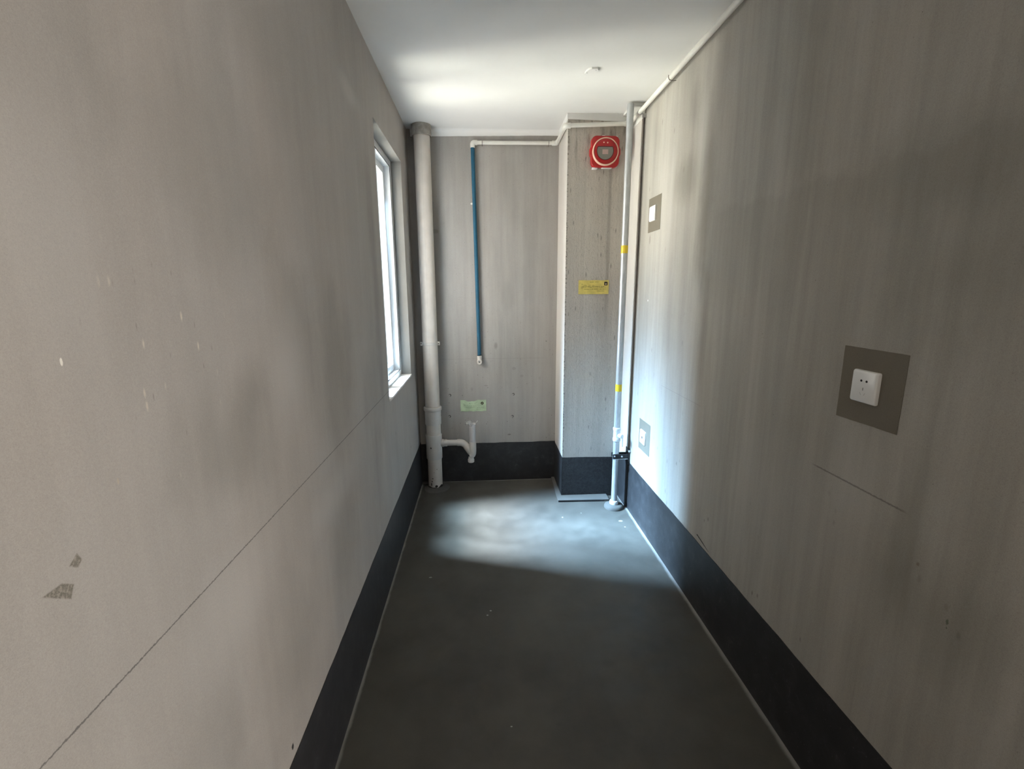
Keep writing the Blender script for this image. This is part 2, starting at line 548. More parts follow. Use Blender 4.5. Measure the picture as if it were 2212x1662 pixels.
M = {}
M['wall_l'] = concrete('left_wall_concrete', 'y', (0.375, 0.354, 0.330), 0.08, 0.16, 0.35, 0.3, marks_left, speckle=0.13)
M['wall_r'] = concrete('right_wall_concrete', 'y', (0.375, 0.358, 0.324), 0.24, 0.17, 1.3, 0.3, marks_right, off=(5, 2, 1))
M['wall_b'] = concrete('back_wall_concrete', 'x', (0.345, 0.331, 0.314), 0.22, 0.20, 1.6, 0.3, marks_back, off=(1, 8, 3))
M['shaft'] = concrete('shaft_render', 'x', (0.48, 0.443, 0.395), 0.20, 0.14, 1.0, 0.6, marks_shaft, off=(2, 3, 7), coarse=True)
M['plaster_plain'] = concrete('smooth_plaster', 'y', (0.60, 0.575, 0.54), 0.06, 0.08, 0.3, 0.2, None, off=(9, 4, 2))
M['reveal'] = concrete('window_reveal_plaster', 'y', (0.20, 0.197, 0.185), 0.05, 0.2, 0.4, 0.25, None, off=(4, 6, 2))  # base colour lowered to stand in for the shade inside the reveal
M['patch'] = concrete('mortar_patch', 'y', (0.165, 0.148, 0.118), 0.03, 0.16, 0.5, 0.4, None, off=(7, 1, 5), warm=0.9)


def floor_mat():
    mt, n, b, pos = mat_base('cement_screed')
    x, y, z = n.xyz(pos)
    big = n.noise(pos, 2.2, 6, 0.6, off=(3, 1, 0))
    mid = n.noise(pos, 9.0, 6, 0.62)
    fine = n.noise(pos, 220.0, 3, 0.7)
    sw = n.new('ShaderNodeTexNoise')
    sw.inputs['Scale'].default_value = 3.0
    sw.inputs['Detail'].default_value = 5
    sw.inputs['Distortion'].default_value = 2.2
    n.put(sw.inputs['Vector'], pos)
    val = n.add(1.0, n.mul(n.sub(big, 0.5), 1.3))
    val = n.add(val, n.mul(n.sub(mid, 0.5), 0.5))
    val = n.add(val, n.mul(n.sub(sw.outputs['Fac'], 0.5), 0.35))
    val = n.add(val, n.mul(n.sub(fine, 0.5), 0.22))
    c = n.mix(1.0, (0.078, 0.0725, 0.0625), n.vec(val, val, val), 'MULTIPLY')
    # pale cement bloom along the upstands
    wob = n.mul(n.sub(mid, 0.5), 0.02)
    dl = n.ss(n.add(n.sub(x, XL), wob), 0.006, 0.018, 1.0, 0.0)
    dr = n.ss(n.add(n.sub(XR, x), wob), 0.008, 0.026, 1.0, 0.0)
    db = n.ss(n.add(n.sub(YB, y), wob), 0.006, 0.016, 1.0, 0.0)
    c = n.mix(n.mul(n.mx(n.mx(dl, dr), db), 0.55), c, (0.42, 0.41, 0.39))
    for cx, cy_, rx, ry in ((0.016, 1.975, 0.007, 0.005), (0.0, 1.945, 0.006, 0.005), (0.078, 1.364, 0.005, 0.003), (-0.303, 2.263, 0.010, 0.006),
                            (0.521, 2.879, 0.006, 0.008), (0.90, 2.80, 0.016, 0.010), (0.66, 2.93, 0.005, 0.005), (0.905, 2.72, 0.006, 0.006)):
        c = n.mix(m_ell(n, x, y, cx, cy_, rx, ry, 0.4, fine, 0.4), c, (0.36, 0.35, 0.33))
    for cx, cy_, rx, ry in ((0.50, 1.62, 0.05, 0.035), (0.62, 1.66, 0.03, 0.03), (0.80, 2.28, 0.006, 0.008), (0.16, 2.35, 0.05, 0.04), (0.25, 1.36, 0.02, 0.015)):
        c = n.mix(n.mul(m_ell(n, x, y, cx, cy_, rx, ry, 0.8, mid, 0.6), 0.4), c, (0.06, 0.055, 0.05))
    n.put(b.inputs['Base Color'], c)
    n.put(b.inputs['Roughness'], n.ss(mid, 0.3, 0.7, 0.48, 0.68))
    b.inputs['Specular IOR Level'].default_value = 0.35
    bump(n, b, n.add(n.mul(mid, 1.0), n.mul(fine, 0.15)), 0.18, 0.004)
    return mt


def black_mat():
    mt, n, b, pos = mat_base('black_waterproofing')
    mid = n.noise(pos, 14.0, 6, 0.65)
    fine = n.noise(pos, 180.0, 3, 0.7)
    c = n.mix(n.ss(mid, 0.35, 0.75), (0.022, 0.0215, 0.023), (0.036, 0.0355, 0.038))
    wisps = n.new('ShaderNodeTexNoise')
    wisps.inputs['Scale'].default_value = 5.0
    wisps.inputs['Detail'].default_value = 7
    wisps.inputs['Distortion'].default_value = 3.0
    n.put(wisps.inputs['Vector'], pos)
    ridge = n.ss(n.m('ABSOLUTE', n.sub(wisps.outputs['Fac'], 0.5)), 0.0, 0.02, 1.0, 0.0)
    c = n.mix(n.mul(n.mul(ridge, n.ss(mid, 0.5, 0.7)), 0.20), c, (0.2, 0.2, 0.2))
    d, rc = n.voro(pos, 70.0)
    k = n.mul(n.ss(d, 0.05, 0.2, 1.0, 0.0), n.m('GREATER_THAN', n.xyz(rc)[0], 0.95))
    c = n.mix(n.mul(k, 0.4), c, (0.22, 0.22, 0.22))
    n.put(b.inputs['Base Color'], c)
    b.inputs['Roughness'].default_value = 0.5
    b.inputs['Specular IOR Level'].default_value = 0.4
    bump(n, b, n.add(mid, n.mul(fine, 0.3)), 0.25, 0.003)
    return mt


def black_rough_mat():
    mt, n, b, pos = mat_base('black_waterproofing_on_rough_render')
    mid = n.noise(pos, 55.0, 6, 0.75)
    d, rc = n.voro(pos, 150.0)
    c = n.mix(n.ss(mid, 0.35, 0.7), (0.010, 0.010, 0.012), (0.034, 0.035, 0.039))
    k = n.mul(n.ss(d, 0.08, 0.3, 1.0, 0.0), n.m('GREATER_THAN', n.xyz(rc)[0], 0.80))
    c = n.mix(n.mul(k, 0.5), c, (0.17, 0.18, 0.19))
    n.put(b.inputs['Base Color'], c)
    b.inputs['Roughness'].default_value = 0.5
    bump(n, b, n.add(mid, n.mul(n.sub(1.0, d), 0.4)), 0.9, 0.005)
    return mt


M['floor'] = floor_mat()
M['black'] = black_mat()
M['black_rough'] = black_rough_mat()
M['ceiling'] = plain('white_ceiling_paint', (0.82, 0.815, 0.80), 0.9, var=0.012, scale=3.0, spec=0.2)
M['white_paint'] = plain('white_paint_edge', (0.78, 0.775, 0.75), 0.85, var=0.03, scale=12.0, spec=0.2)
M['mortar'] = concrete('floor_mortar', 'x', (0.105, 0.101, 0.094), 0.05, 0.25, 0.8, 0.5, None, off=(2, 7, 1), coarse=False)
M['pvc'] = plain('aged_white_pvc', (0.64, 0.585, 0.525), 0.42, var=0.03, scale=10.0, speck=0.03)
M['pvc_white'] = plain('white_pvc_fitting', (0.60, 0.565, 0.525), 0.38, var=0.025, scale=14.0, speck=0.025)
M['pvc_grey'] = plain('pale_grey_pvc', (0.55, 0.53, 0.53), 0.4, var=0.03, scale=14.0)
M['ppr'] = plain('cream_white_water_pipe', (0.78, 0.765, 0.71), 0.4, var=0.02, scale=10.0)
M['collar'] = plain('brown_grey_mortar_sleeve', (0.34, 0.31, 0.27), 0.85, var=0.14, scale=30.0, speck=0.2)
M['blue'] = plain('teal_blue_foam_sleeve', (0.004, 0.085, 0.15), 0.6, var=0.05, scale=40.0)
M['galv'] = plain('galvanised_steel', (0.56, 0.58, 0.60), 0.42, metal=0.55, var=0.07, scale=60.0, stretch=(1, 1, 0.25))
M['galv_paint'] = plain('pale_painted_steel', (0.70, 0.72, 0.74), 0.45, metal=0.1, var=0.04, scale=40.0)
M['yellow_tape'] = plain('yellow_tape', (0.78, 0.56, 0.03), 0.45, var=0.03)
M['bracket'] = plain('black_painted_steel', (0.012, 0.011, 0.014), 0.4, var=0.1, scale=50.0)
M['steel'] = plain('zinc_steel', (0.55, 0.55, 0.56), 0.38, metal=0.8, var=0.06)
M['mud'] = plain('dried_mud', (0.030, 0.024, 0.020), 0.8, var=0.2, scale=80.0)
M['hook'] = plain('dull_steel_hook', (0.20, 0.18, 0.165), 0.5, metal=0.6, var=0.1)
M['red'] = plain('red_plastic', (0.42, 0.011, 0.012), 0.33, var=0.04)
M['red_lens'] = plain('translucent_red_ring', (0.80, 0.50, 0.38), 0.22, var=0.03)
M['grey_face'] = plain('grey_plastic_face', (0.23, 0.225, 0.195), 0.5, var=0.03)
M['pink_label'] = plain('faded_pink_label', (0.50, 0.34, 0.31), 0.6, var=0.02)
M['white_plastic'] = plain('white_switch_plastic', (0.82, 0.815, 0.80), 0.25, var=0.01)
M['dark_hole'] = plain('dark_recess', (0.012, 0.012, 0.012), 0.7, var=0.02)
M['faint_slot'] = plain('closed_socket_shutter', (0.46, 0.455, 0.44), 0.5, var=0.02)
M['yellow_paper'] = plain('yellow_paper', (0.72, 0.59, 0.16), 0.7, var=0.06, scale=30.0)
M['green_paper'] = plain('pale_green_paper', (0.48, 0.60, 0.40), 0.7, var=0.06, scale=30.0)
M['ink'] = plain('faded_print', (0.24, 0.19, 0.05), 0.7, var=0.05)
M['ink_green'] = plain('faded_print_on_green', (0.17, 0.22, 0.14), 0.7, var=0.05)
M['ink_black'] = plain('dark_print', (0.035, 0.022, 0.008), 0.6, var=0.05)
M['logo_pale'] = plain('pale_print', (0.62, 0.52, 0.36), 0.6, var=0.02)
M['frame_white'] = plain('white_window_profile', (0.74, 0.755, 0.76), 0.35, var=0.015)
M['gasket'] = plain('black_rubber_gasket', (0.02, 0.02, 0.022), 0.6, var=0.05)
M['dark_joint'] = plain('dark_joint_filler', (0.17, 0.14, 0.125), 0.8, var=0.15, scale=60.0)
M['sill'] = plain('white_sill_plaster', (0.78, 0.765, 0.74), 0.8, var=0.06, scale=20.0)


def glass_mat():
    mt = bpy.data.materials.new('clear_window_glass')
    mt.use_nodes = True
    t = mt.node_tree
    t.nodes.clear()
    n = N(t)
    o = n.new('ShaderNodeOutputMaterial')
    tr = n.new('ShaderNodeBsdfTransparent')
    tr.inputs[0].default_value = (0.97, 0.985, 0.98, 1)
    gl = n.new('ShaderNodeBsdfGlossy')
    gl.inputs['Roughness'].default_value = 0.01
    fr = n.new('ShaderNodeFresnel')
    back = n.new('ShaderNodeNewGeometry').outputs['Backfacing']
    n.put(fr.inputs[0], n.add(1.45, n.mul(back, 1 / 1.45 - 1.45)))   # same reflectance on both faces of the pane
    mx = n.new('ShaderNodeMixShader')
    t.links.new(fr.outputs[0], mx.inputs[0])
    t.links.new(tr.outputs[0], mx.inputs[1])
    t.links.new(gl.outputs[0], mx.inputs[2])
    t.links.new(mx.outputs[0], o.inputs[0])
    return mt


def film_mat():
    mt = bpy.data.materials.new('clear_plastic_film')
    mt.use_nodes = True
    t = mt.node_tree
    t.nodes.clear()
    n = N(t)
    o = n.new('ShaderNodeOutputMaterial')
    tr = n.new('ShaderNodeBsdfTransparent')
    gl = n.new('ShaderNodeBsdfPrincipled')
    gl.inputs['Base Color'].default_value = (0.85, 0.85, 0.86, 1)
    gl.inputs['Roughness'].default_value = 0.18
    ge = n.new('ShaderNodeNewGeometry')
    f = n.ss(n.noise(ge.outputs['Position'], 90.0, 3, 0.6), 0.4, 0.7, 0.08, 0.42)
    mx = n.new('ShaderNodeMixShader')
    n.put(mx.inputs[0], f)
    t.links.new(tr.outputs[0], mx.inputs[1])
    t.links.new(gl.outputs[0], mx.inputs[2])
    t.links.new(mx.outputs[0], o.inputs[0])
    return mt


M['glass'] = glass_mat()
M['film'] = film_mat()

# ------------------------------------------------------------------ room shell
TW = 0.165                                  # thickness of the window wall
struct('floor', box(bm_new(), (XL - TW, YN - 0.2, -0.15), (2.6, YB + 0.2, 0.0)), M['floor'], smooth=0)
struct('ceiling', box(bm_new(), (XL - TW, YN - 0.2, H), (2.6, YB + 0.2, H + 0.15)), M['ceiling'], smooth=0)

bm = bm_new()                              # left wall with the window hole
box(bm, (XL - TW, YN - 0.2, 0), (XL, W0, H))
box(bm, (XL - TW, W1, 0), (XL, YB + 0.2, H))
box(bm, (XL - TW, W0, 0), (XL, W1, WZ0 - 0.012))
box(bm, (XL - TW, W0, WZ1), (XL, W1, H))
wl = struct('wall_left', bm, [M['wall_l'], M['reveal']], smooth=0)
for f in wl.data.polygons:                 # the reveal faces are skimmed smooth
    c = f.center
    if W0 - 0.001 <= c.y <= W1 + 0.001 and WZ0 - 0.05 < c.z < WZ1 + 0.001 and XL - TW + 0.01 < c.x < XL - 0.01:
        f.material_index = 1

DY0, DY1, DZ = -1.30, 0.15, 2.10          # doorway behind the camera
bm = bm_new()
box(bm, (XR, DY1, 0), (XR + 0.2, YB + 0.2, H))
box(bm, (XR, YN - 0.2, 0), (XR + 0.2, DY0, H))
box(bm, (XR, DY0, DZ), (XR + 0.2, DY1, H))
struct('wall_right', bm, M['wall_r'], smooth=0)
struct('wall_back', box(bm_new(), (XL, YB, 0), (XR, YB + 0.2, H)), M['wall_b'], smooth=0)
struct('wall_front', box(bm_new(), (XL, YN - 0.2, 0), (2.6, YN, H)), M['plaster_plain'], smooth=0)
struct('wall_hallway', box(bm_new(), (2.4, YN, 0), (2.6, 1.2, H)), M['plaster_plain'], smooth=0)
struct('wall_hallway_end', box(bm_new(), (XR + 0.2, 1.0, 0), (2.4, 1.2, H)), M['plaster_plain'], smooth=0)

bm = bm_new()                              # boxed-in shaft
box(bm, (XC, YC, 0), (XR, YB, H))
sh = struct('wall_shaft', bm, [M['shaft'], M['plaster_plain']], smooth=0)
for f in sh.data.polygons:
    if f.center.x < XC + 0.001:
        f.material_index = 1

# narrow plaster return standing proud of the right wall, with its head piece under the ceiling
bm = box(bm_new(), (FX, FY, 0.335), (XR, YC, 2.535), 0.0015, 1)
tr1 = struct('trim_1', bm, [M['plaster_plain'], M['dark_joint']])
for f in tr1.data.polygons:
    if f.center.y < FY + 0.0005:
        f.material_index = 1
bm = box(bm_new(), (FX, FY, 2.535), (XR, YC, 2.601), 0.001, 1)
box(bm, (0.922, FY, 2.6015), (XR, YC, H), 0.001, 1)
struct('trim_2', bm, M['white_paint'])
struct('trim_3', box(bm_new(), (FX - 0.002, FY - 0.002, 0.0), (XR, YC, 0.335), 0.001, 1), M['black'])

# ceiling paint carried a few centimetres down the concrete
def paint_strip(name, p0, p1, zlow, out, zl2=None, cove=True):
    p0, p1 = Vector((*p0, 0)), Vector((*p1, 0))
    o3 = Vector((*out, 0))
    bm = bm_new()
    k = 40
    rows = []
    for i in range(k + 1):
        t = i / k
        p = p0.lerp(p1, t)
        zz = zlow + ((zl2 if zl2 is not None else zlow) - zlow) * t + random.uniform(-0.0005, 0.0005)
        prof = [(0.0, zz), (0.004, zz), (0.0055, H - 0.030), (0.0085, H - 0.020), (0.014, H - 0.0115), (0.022, H - 0.005), (0.032, H - 0.001), (0.042, H + 0.001), (0.0, H + 0.001)]
        if not cove:
            prof = [(a if i < 3 else (0.0055 if i < 8 else 0.0), b) for i, (a, b) in enumerate(prof)]
        rows.append([bm.verts.new(p + o3 * a + Vector((0, 0, b))) for a, b in prof])
    for a, b in zip(rows, rows[1:]):
        for j in range(9):
            bm.faces.new((a[j], a[(j + 1) % 9], b[(j + 1) % 9], b[j]))
    bm.faces.new(rows[0][::-1])
    bm.faces.new(rows[-1])
    return struct(name, bm, M['ceiling'], smooth=60)


paint_strip('trim_4', (-0.478, YB), (XC, YB), 2.571, (0, -1), 2.591)
paint_strip('trim_5', (XC - 0.0055, YC), (FX, YC), 2.582, (0, -1), 2.572, False)
paint_strip('trim_6', (XC, YB), (XC, YC - 0.0055), 2.575, (-1, 0), 2.582, False)

# ------------------------------------------------------------------ black waterproofing upstands
def upstand(name, p0, p1, ztop, out, mat, th=0.0025, wob=0.0012, step=0.03):
    p0, p1 = Vector((*p0, 0)), Vector((*p1, 0))
    o3 = Vector((*out, 0)) * th
    L = (p1 - p0).length
    k = max(4, int(L / step))
    bm = bm_new()
    rows = []
    drift = 0.0
    for i in range(k + 1):
        p = p0.lerp(p1, i / k)
        drift = 0.85 * drift + random.uniform(-1, 1) * wob
        zt = ztop + drift
        rows.append([bm.verts.new(p + o3 * a + Vector((0, 0, b))) for a, b in ((0, 0), (1.0, 0), (1.0, zt), (0, zt))])
    for a, b in zip(rows, rows[1:]):
        for j in range(4):
            bm.faces.new((a[j], a[(j + 1) % 4], b[(j + 1) % 4], b[j]))
    bm.faces.new(rows[0][::-1])
    bm.faces.new(rows[-1])
    return struct(name, bm, mat, smooth=40)


upstand('baseboard_left', (XL, YN), (XL, YB), 0.335, (1, 0), M['black'])
upstand('baseboard_right', (XR, DY1), (XR, FY - 0.002), 0.342, (-1, 0), M['black'], wob=0.001)
upstand('baseboard_back', (XL + 0.0025, YB), (XC, YB), 0.322, (0, -1), M['black'], wob=0.0015)
upstand('baseboard_shaft', (XC - 0.0025, YC), (FX - 0.002, YC), 0.312, (0, -1), M['black_rough'], 0.003, 0.0018)
upstand('baseboard_shaft_side', (XC, YC - 0.003), (XC, YB - 0.0025), 0.312, (-1, 0), M['black'], wob=0.001)

# mortar step round the foot of the shaft
bm = bm_new()
prism(bm, [(0.528, 3.108, 0), (0.905, 3.098, 0), (0.905, YC - 0.003, 0), (XC - 0.0025, YC - 0.003, 0), (XC - 0.0025, YB - 0.0025, 0), (0.540, YB - 0.0025, 0)], (0, 0, 0.016))
st = struct('trim_7', bm, M['mortar'], smooth=0, bev=0.0025)
struct('trim_8', prism(bm_new(), [(0.530, 3.1058, 0.0), (0.868, 3.0968, 0.0), (0.868, 3.0998, 0.0), (0.530, 3.1088, 0.0)], (0, 0, 0.0135)), M['black'], smooth=0)


def mound(name, c, r0, r1, h, mat):
    bm = bm_new()
    seg = 40
    prof = [(r1, 0.0), (r1 * 0.985, h * 0.35), (r1 * 0.9, h * 0.72), (r0 + (r1 - r0) * 0.5, h * 0.93), (r0, h)]
    rings = []
    for q, (r, z) in enumerate(prof):
        rings.append([bm.verts.new((c[0] + math.cos(k * 2 * math.pi / seg) * r * (1 + 0.04 * math.sin(3 * k * 2 * math.pi / seg + 1) * (q < 4)),
                                    c[1] + math.sin(k * 2 * math.pi / seg) * r * (1 + 0.04 * math.cos(2 * k * 2 * math.pi / seg) * (q < 4)), z)) for k in range(seg)])
    for a, b in zip(rings, rings[1:]):
        for k in range(seg):
            bm.faces.new((a[k], a[(k + 1) % seg], b[(k + 1) % seg], b[k]))
    bm.faces.new(rings[0][::-1])
    bm.faces.new(rings[-1])
    return struct(name, bm, mat, smooth=60)


GX, GY, GR = 0.909, 3.00, 0.0205
PX, PY, PR = -0.3905, 3.462, 0.055
mound('trim_9', (GX, GY), 0.03, 0.068, 0.03, M['mortar'])
mound('trim_10', (PX + 0.01, PY - 0.035), 0.05, 0.098, 0.007, M['mortar'])
struct('trim_11', box(bm_new(), (-0.5, 3.495, 0), (-0.455, 3.535, 0.012), 0.003), M['mortar'])

# ------------------------------------------------------------------ window
win = bpy.data.objects.new('window_1', None)
win.location = (XL - 0.1, (W0 + W1) / 2, WZ0)
win['kind'] = 'structure'
COL.objects.link(win)
FXI, FXO = XL - 0.065, XL - 0.135          # inner and outer faces of the fixed frame
FW = 0.040
WM = 2.792                                 # where the two sashes meet


def ring_frame(bm, x0, x1, y0, y1, z0, z1, w, bev=0.003, wt=None):
    wt = wt or w
    box(bm, (x0, y0, z0), (x1, y0 + w, z1), bev)
    box(bm, (x0, y1 - w, z0), (x1, y1, z1), bev)
    box(bm, (x0, y0 + w, z0), (x1, y1 - w, z0 + wt), bev)
    box(bm, (x0, y0 + w, z1 - wt), (x1, y1 - w, z1), bev)
    return bm


obj('frame', ring_frame(bm_new(), FXO, FXI, W0, W1, WZ0, WZ1, FW, 0.002), M['frame_white'], win)


def sash(y0, y1, xc):
    s = obj('sash', ring_frame(bm_new(), xc - 0.014, xc + 0.014, y0, y1, WZ0 + FW + 0.002, WZ1 - FW - 0.002, 0.046, 0.003), M['frame_white'], win)
    g0, g1, h0, h1 = y0 + 0.044, y1 - 0.044, WZ0 + FW + 0.046, WZ1 - FW - 0.046
    obj('glazing_bead', ring_frame(bm_new(), xc - 0.0155, xc + 0.0155, g0 - 0.003, g1 + 0.003, h0 - 0.003, h1 + 0.003, 0.004, 0.0008), M['frame_white'], s)
    obj('glass_pane', box(bm_new(), (xc - 0.0025, g0 - 0.004, h0 - 0.004), (xc + 0.0025, g1 + 0.004, h1 + 0.004)), M['glass'], s, smooth=0)
    return s


sash(W0 + FW + 0.001, WM + 0.038, XL - 0.087)
sash(WM - 0.038, W1 - FW - 0.001, XL - 0.118)
bm = box(bm_new(), (FXI - 0.002, W1 - FW - 0.004, WZ0 + FW), (FXI + 0.001, W1 - FW, WZ1 - FW), 0.0005, 1)
box(bm, (FXI - 0.002, W0, WZ0 + FW - 0.001), (FXI + 0.001, W1 - FW, WZ0 + FW + 0.003), 0.0005, 1)
box(bm, (FXI - 0.002, W0, WZ1 - FW - 0.003), (FXI + 0.001, W1 - FW, WZ1 - FW + 0.001), 0.0005, 1)
obj('seam_gasket', bm, M['gasket'], win)
bm = bm_new()                              # skimmed sill, slightly ragged at the room side
k = 24
top = []
for i in range(k + 1):
    y = W0 + (W1 - W0) * i / k
    top.append((XL + 0.004 + random.uniform(-0.001, 0.0012), y, WZ0 - 0.012))
poly = [(XL - TW, W0, WZ0 - 0.012)] + top + [(XL - TW, W1, WZ0 - 0.012)]
prism(bm, poly, (0, 0, 0.012))
obj('window_sill', bm, M['sill'], win, smooth=0)

# ------------------------------------------------------------------ drain stack
t = thing('drain_pipe', (PX, PY, 0), 'thick white plastic drain pipe running from floor to ceiling beside the window', 'pipe')
obj('pipe', tube(bm_new(), [(PX, PY, 0.0), (PX, PY, 2.60)], PR, 48), M['pvc'], t)
bm = lathe(bm_new(), (PX, PY, 2.548), [(PR + 0.001, 0.004), (PR + 0.004, 0.0), (0.0640, 0.0), (0.0655, 0.003), (0.0655, 0.07), (0.055, 0.07)], seg=48)
o = obj('ceiling_sleeve', bm, M['collar'], t)
o['label'] = 'brown-grey sleeve at the ceiling'
o = obj('seam', box(bm_new(), (PX - 0.0003, PY - PR - 0.0003, 0.67), (PX + 0.0003, PY - PR + 0.002, 2.545)), plain('pipe_seam', (0.40, 0.36, 0.32), 0.5), t)
cl = obj('pipe_clamp', lathe(bm_new(), (PX, PY, 1.122), [(PR, 0.0), (PR + 0.003, 0.0), (PR + 0.0042, 0.003), (PR + 0.0042, 0.017), (PR + 0.003, 0.02), (PR, 0.02)], seg=48), M['pvc_white'], t)
for sx in (-1, 1):
    x0, x1 = sorted((PX + sx * (PR - 0.004), PX + sx * (PR + 0.017)))
    ear = obj('clamp_ear', box(bm_new(), (x0, PY - 0.010, 1.118), (x1, PY + 0.006, 1.146), 0.004, 3), M['pvc_white'], cl)
    obj('screw', lathe(bm_new(), (PX + sx * (PR + 0.0085), PY - 0.010, 1.132), [(0.0038, 0.0), (0.0038, 0.0012), (0.0, 0.0012)], (0, -1, 0), 16), M['dark_hole'], cl)
obj('clamp_lug', box(bm_new(), (PX - 0.045, PY + 0.02, 1.124), (PX + 0.045, YB, 1.140), 0.003), M['pvc_white'], cl)
obj('socket_ring', lathe(bm_new(), (PX, PY, 0.620), [(0.058, 0.0), (0.064, 0.0), (0.0665, 0.004), (0.0675, 0.012), (0.0675, 0.022), (0.0660, 0.028), (0.062, 0.031), (0.055, 0.032)], seg=48), M['pvc_white'], t)
obj('socket', lathe(bm_new(), (PX, PY, 0.512), [(PR, 0.0), (0.0602, 0.0), (0.0612, 0.003), (0.0612, 0.11), (PR, 0.11)], seg=48), M['pvc_white'], t)
tee = lathe(bm_new(), (PX, PY, 0.236), [(PR, 0.0), (0.0605, 0.0), (0.0615, 0.003), (0.0615, 0.072), (0.0606, 0.075), (0.0606, 0.128), (0.0615, 0.131), (0.0620, 0.19), (0.0605, 0.194), (PR, 0.194)], seg=48)
tube(tee, [(PX + 0.03, PY, 0.356), (PX + 0.076, PY, 0.356)], 0.0305, 32)
obj('tee_fitting', tee, M['pvc_white'], t)
bm = bm_new()                              # mud caked round the foot
seg = 64
rows = []
for k in range(seg):
    a = k * 2 * math.pi / seg
    hgt_ = 0.010 + 0.006 * math.sin(2.3 * a + 1.0) + 0.004 * math.sin(7 * a) + 0.012 * math.exp(-((a - 4.2) / 0.35) ** 2) + 0.010 * math.exp(-((a - 5.9) / 0.3) ** 2)
    rows.append([bm.verts.new((PX + math.cos(a) * r, PY + math.sin(a) * r, z)) for r, z in ((PR - 0.001, 0.0), (PR + 0.0035, 0.0), (PR + 0.0030, hgt_ * 0.7), (PR + 0.0006, hgt_), (PR - 0.001, hgt_))])
for k in range(seg):
    p, q = rows[k], rows[(k + 1) % seg]
    for j in range(5):
        bm.faces.new((p[j], p[(j + 1) % 5], q[(j + 1) % 5], q[j]))
o = obj('mud_crust', bm, M['mud'], t, smooth=60)
o['label'] = 'dark mud at the foot of the pipe'
for a, z, sa, sz in ((-1.35, 0.020, 0.011, 0.010), (-1.95, 0.060, 0.004, 0.006), (-1.85, 0.085, 0.007, 0.003), (-2.05, 0.035, 0.004, 0.014), (-1.2, 0.16, 0.003, 0.003), (-1.6, 0.135, 0.0022, 0.0022), (-1.88, 0.335, 0.006, 0.006)):
    rr_ = PR if z < 0.23 else 0.0606
    c0 = Vector((PX + math.cos(a) * rr_, PY + math.sin(a) * rr_, z))
    bm = bm_new()
    bmesh.ops.create_icosphere(bm, subdivisions=3, radius=1.0, matrix=Matrix.Translation(c0) @ Matrix.Rotation(a, 4, 'Z') @ Matrix.Diagonal((0.0009, sa, sz, 1)))
    obj('dark_spot', bm, M['mud'], t)

# ------------------------------------------------------------------ basin trap
BR = 0.0232
TXX, TYY = -0.091, 3.43                    # the riser
t = thing('drain_trap', (TXX, TYY, 0.21), 'pale plastic trap with upright open pipe branching off the thick drain pipe', 'pipe trap')
zc = 0.356
obj('branch_pipe', tube(bm_new(), [(PX + 0.0765, PY, zc), (-0.212, PY, zc)], BR, 32), M['pvc_white'], t)
obj('branch_socket', tube(bm_new(), [(PX + 0.0765, PY, zc), (PX + 0.079, PY, zc), (PX + 0.099, PY, zc), (PX + 0.101, PY, zc)], [0.026, 0.0275, 0.0275, 0.026], 32), M['pvc_white'], t)
p1 = (-0.212, PY, zc)
bend = [Vector(p1), Vector((-0.205, PY, zc))] + arc((-0.195, PY, zc), (-0.166, PY, zc), (-0.146, PY - 0.004, 0.334), 8)
obj('bend', tube(bm_new(), bend, [0.0255, 0.0268] + [0.0268] * 9, 32), M['pvc_white'], t)
dn_ = Vector((-0.146, PY - 0.004, 0.334))
end = Vector((-0.107, TYY + 0.006, 0.282))
obj('sloping_pipe', tube(bm_new(), [dn_ + (dn_ - end) * 0.05, dn_, end, end + (end - dn_) * 0.12], [0.0255, 0.0268, 0.0262, 0.023], 32), M['pvc_white'], t)
low = [Vector((TXX, TYY, 0.372)), Vector((TXX, TYY, 0.368)), Vector((TXX, TYY, 0.30))] + arc((TXX, TYY, 0.290), (TXX, TYY, 0.262), (TXX - 0.022, TYY, 0.256), 8)
obj('trap_bend', tube(bm_new(), low, [0.0255, 0.0272, 0.0268] + [0.0262] * 9, 32), M['pvc_white'], t)
o = obj('riser_pipe', lathe(bm_new(), (TXX, TYY, 0.36), [(0.0222, 0.0), (0.0245, 0.0), (0.0245, 0.152), (0.0222, 0.152), (0.0222, 0.02), (0.0, 0.02)], seg=32), M['pvc_grey'], t)
cx = TXX - 0.015
bm = bm_new()
for k in range(1):
    lathe(bm, (cx, TYY, 0.205), [(0.0, 0.0), (0.021, 0.0), (0.0235, 0.003), (0.0235, 0.024), (0.0215, 0.028), (0.019, 0.046)], seg=32)
for k in range(10):
    a = k * math.pi / 5
    box(bm, (cx + math.cos(a) * 0.0235 - 0.0012, TYY + math.sin(a) * 0.0235 - 0.0012, 0.207), (cx + math.cos(a) * 0.0235 + 0.0012, TYY + math.sin(a) * 0.0235 + 0.0012, 0.229))
obj('cleanout_cap', bm, M['pvc_white'], t)
bm = bm_new()                              # torn film tied over the open end
seg = 40
rings = []
for q in range(6):
    ring = []
    for k in range(seg):
        a = k * 2 * math.pi / seg
        f = q / 5
        fl = max(0.0, f - 0.35) / 0.65
        r = 0.0252 + fl * (0.006 + 0.015 * max(0, math.cos(a - 2.9)) + 0.008 * max(0, math.cos(a - 0.2))) + fl * 0.004 * math.sin(5 * a)
        z = 0.496 + f * 0.028 + fl * 0.010 * math.sin(3 * a + 0.6) + fl * 0.005 * math.sin(7 * a)
        ring.append(bm.verts.new((TXX + math.cos(a) * r, TYY + math.sin(a) * r, z)))
    rings.append(ring)
for a, b in zip(rings, rings[1:]):
    for k in range(seg):
        bm.faces.new((a[k], a[(k + 1) % seg], b[(k + 1) % seg], b[k]))
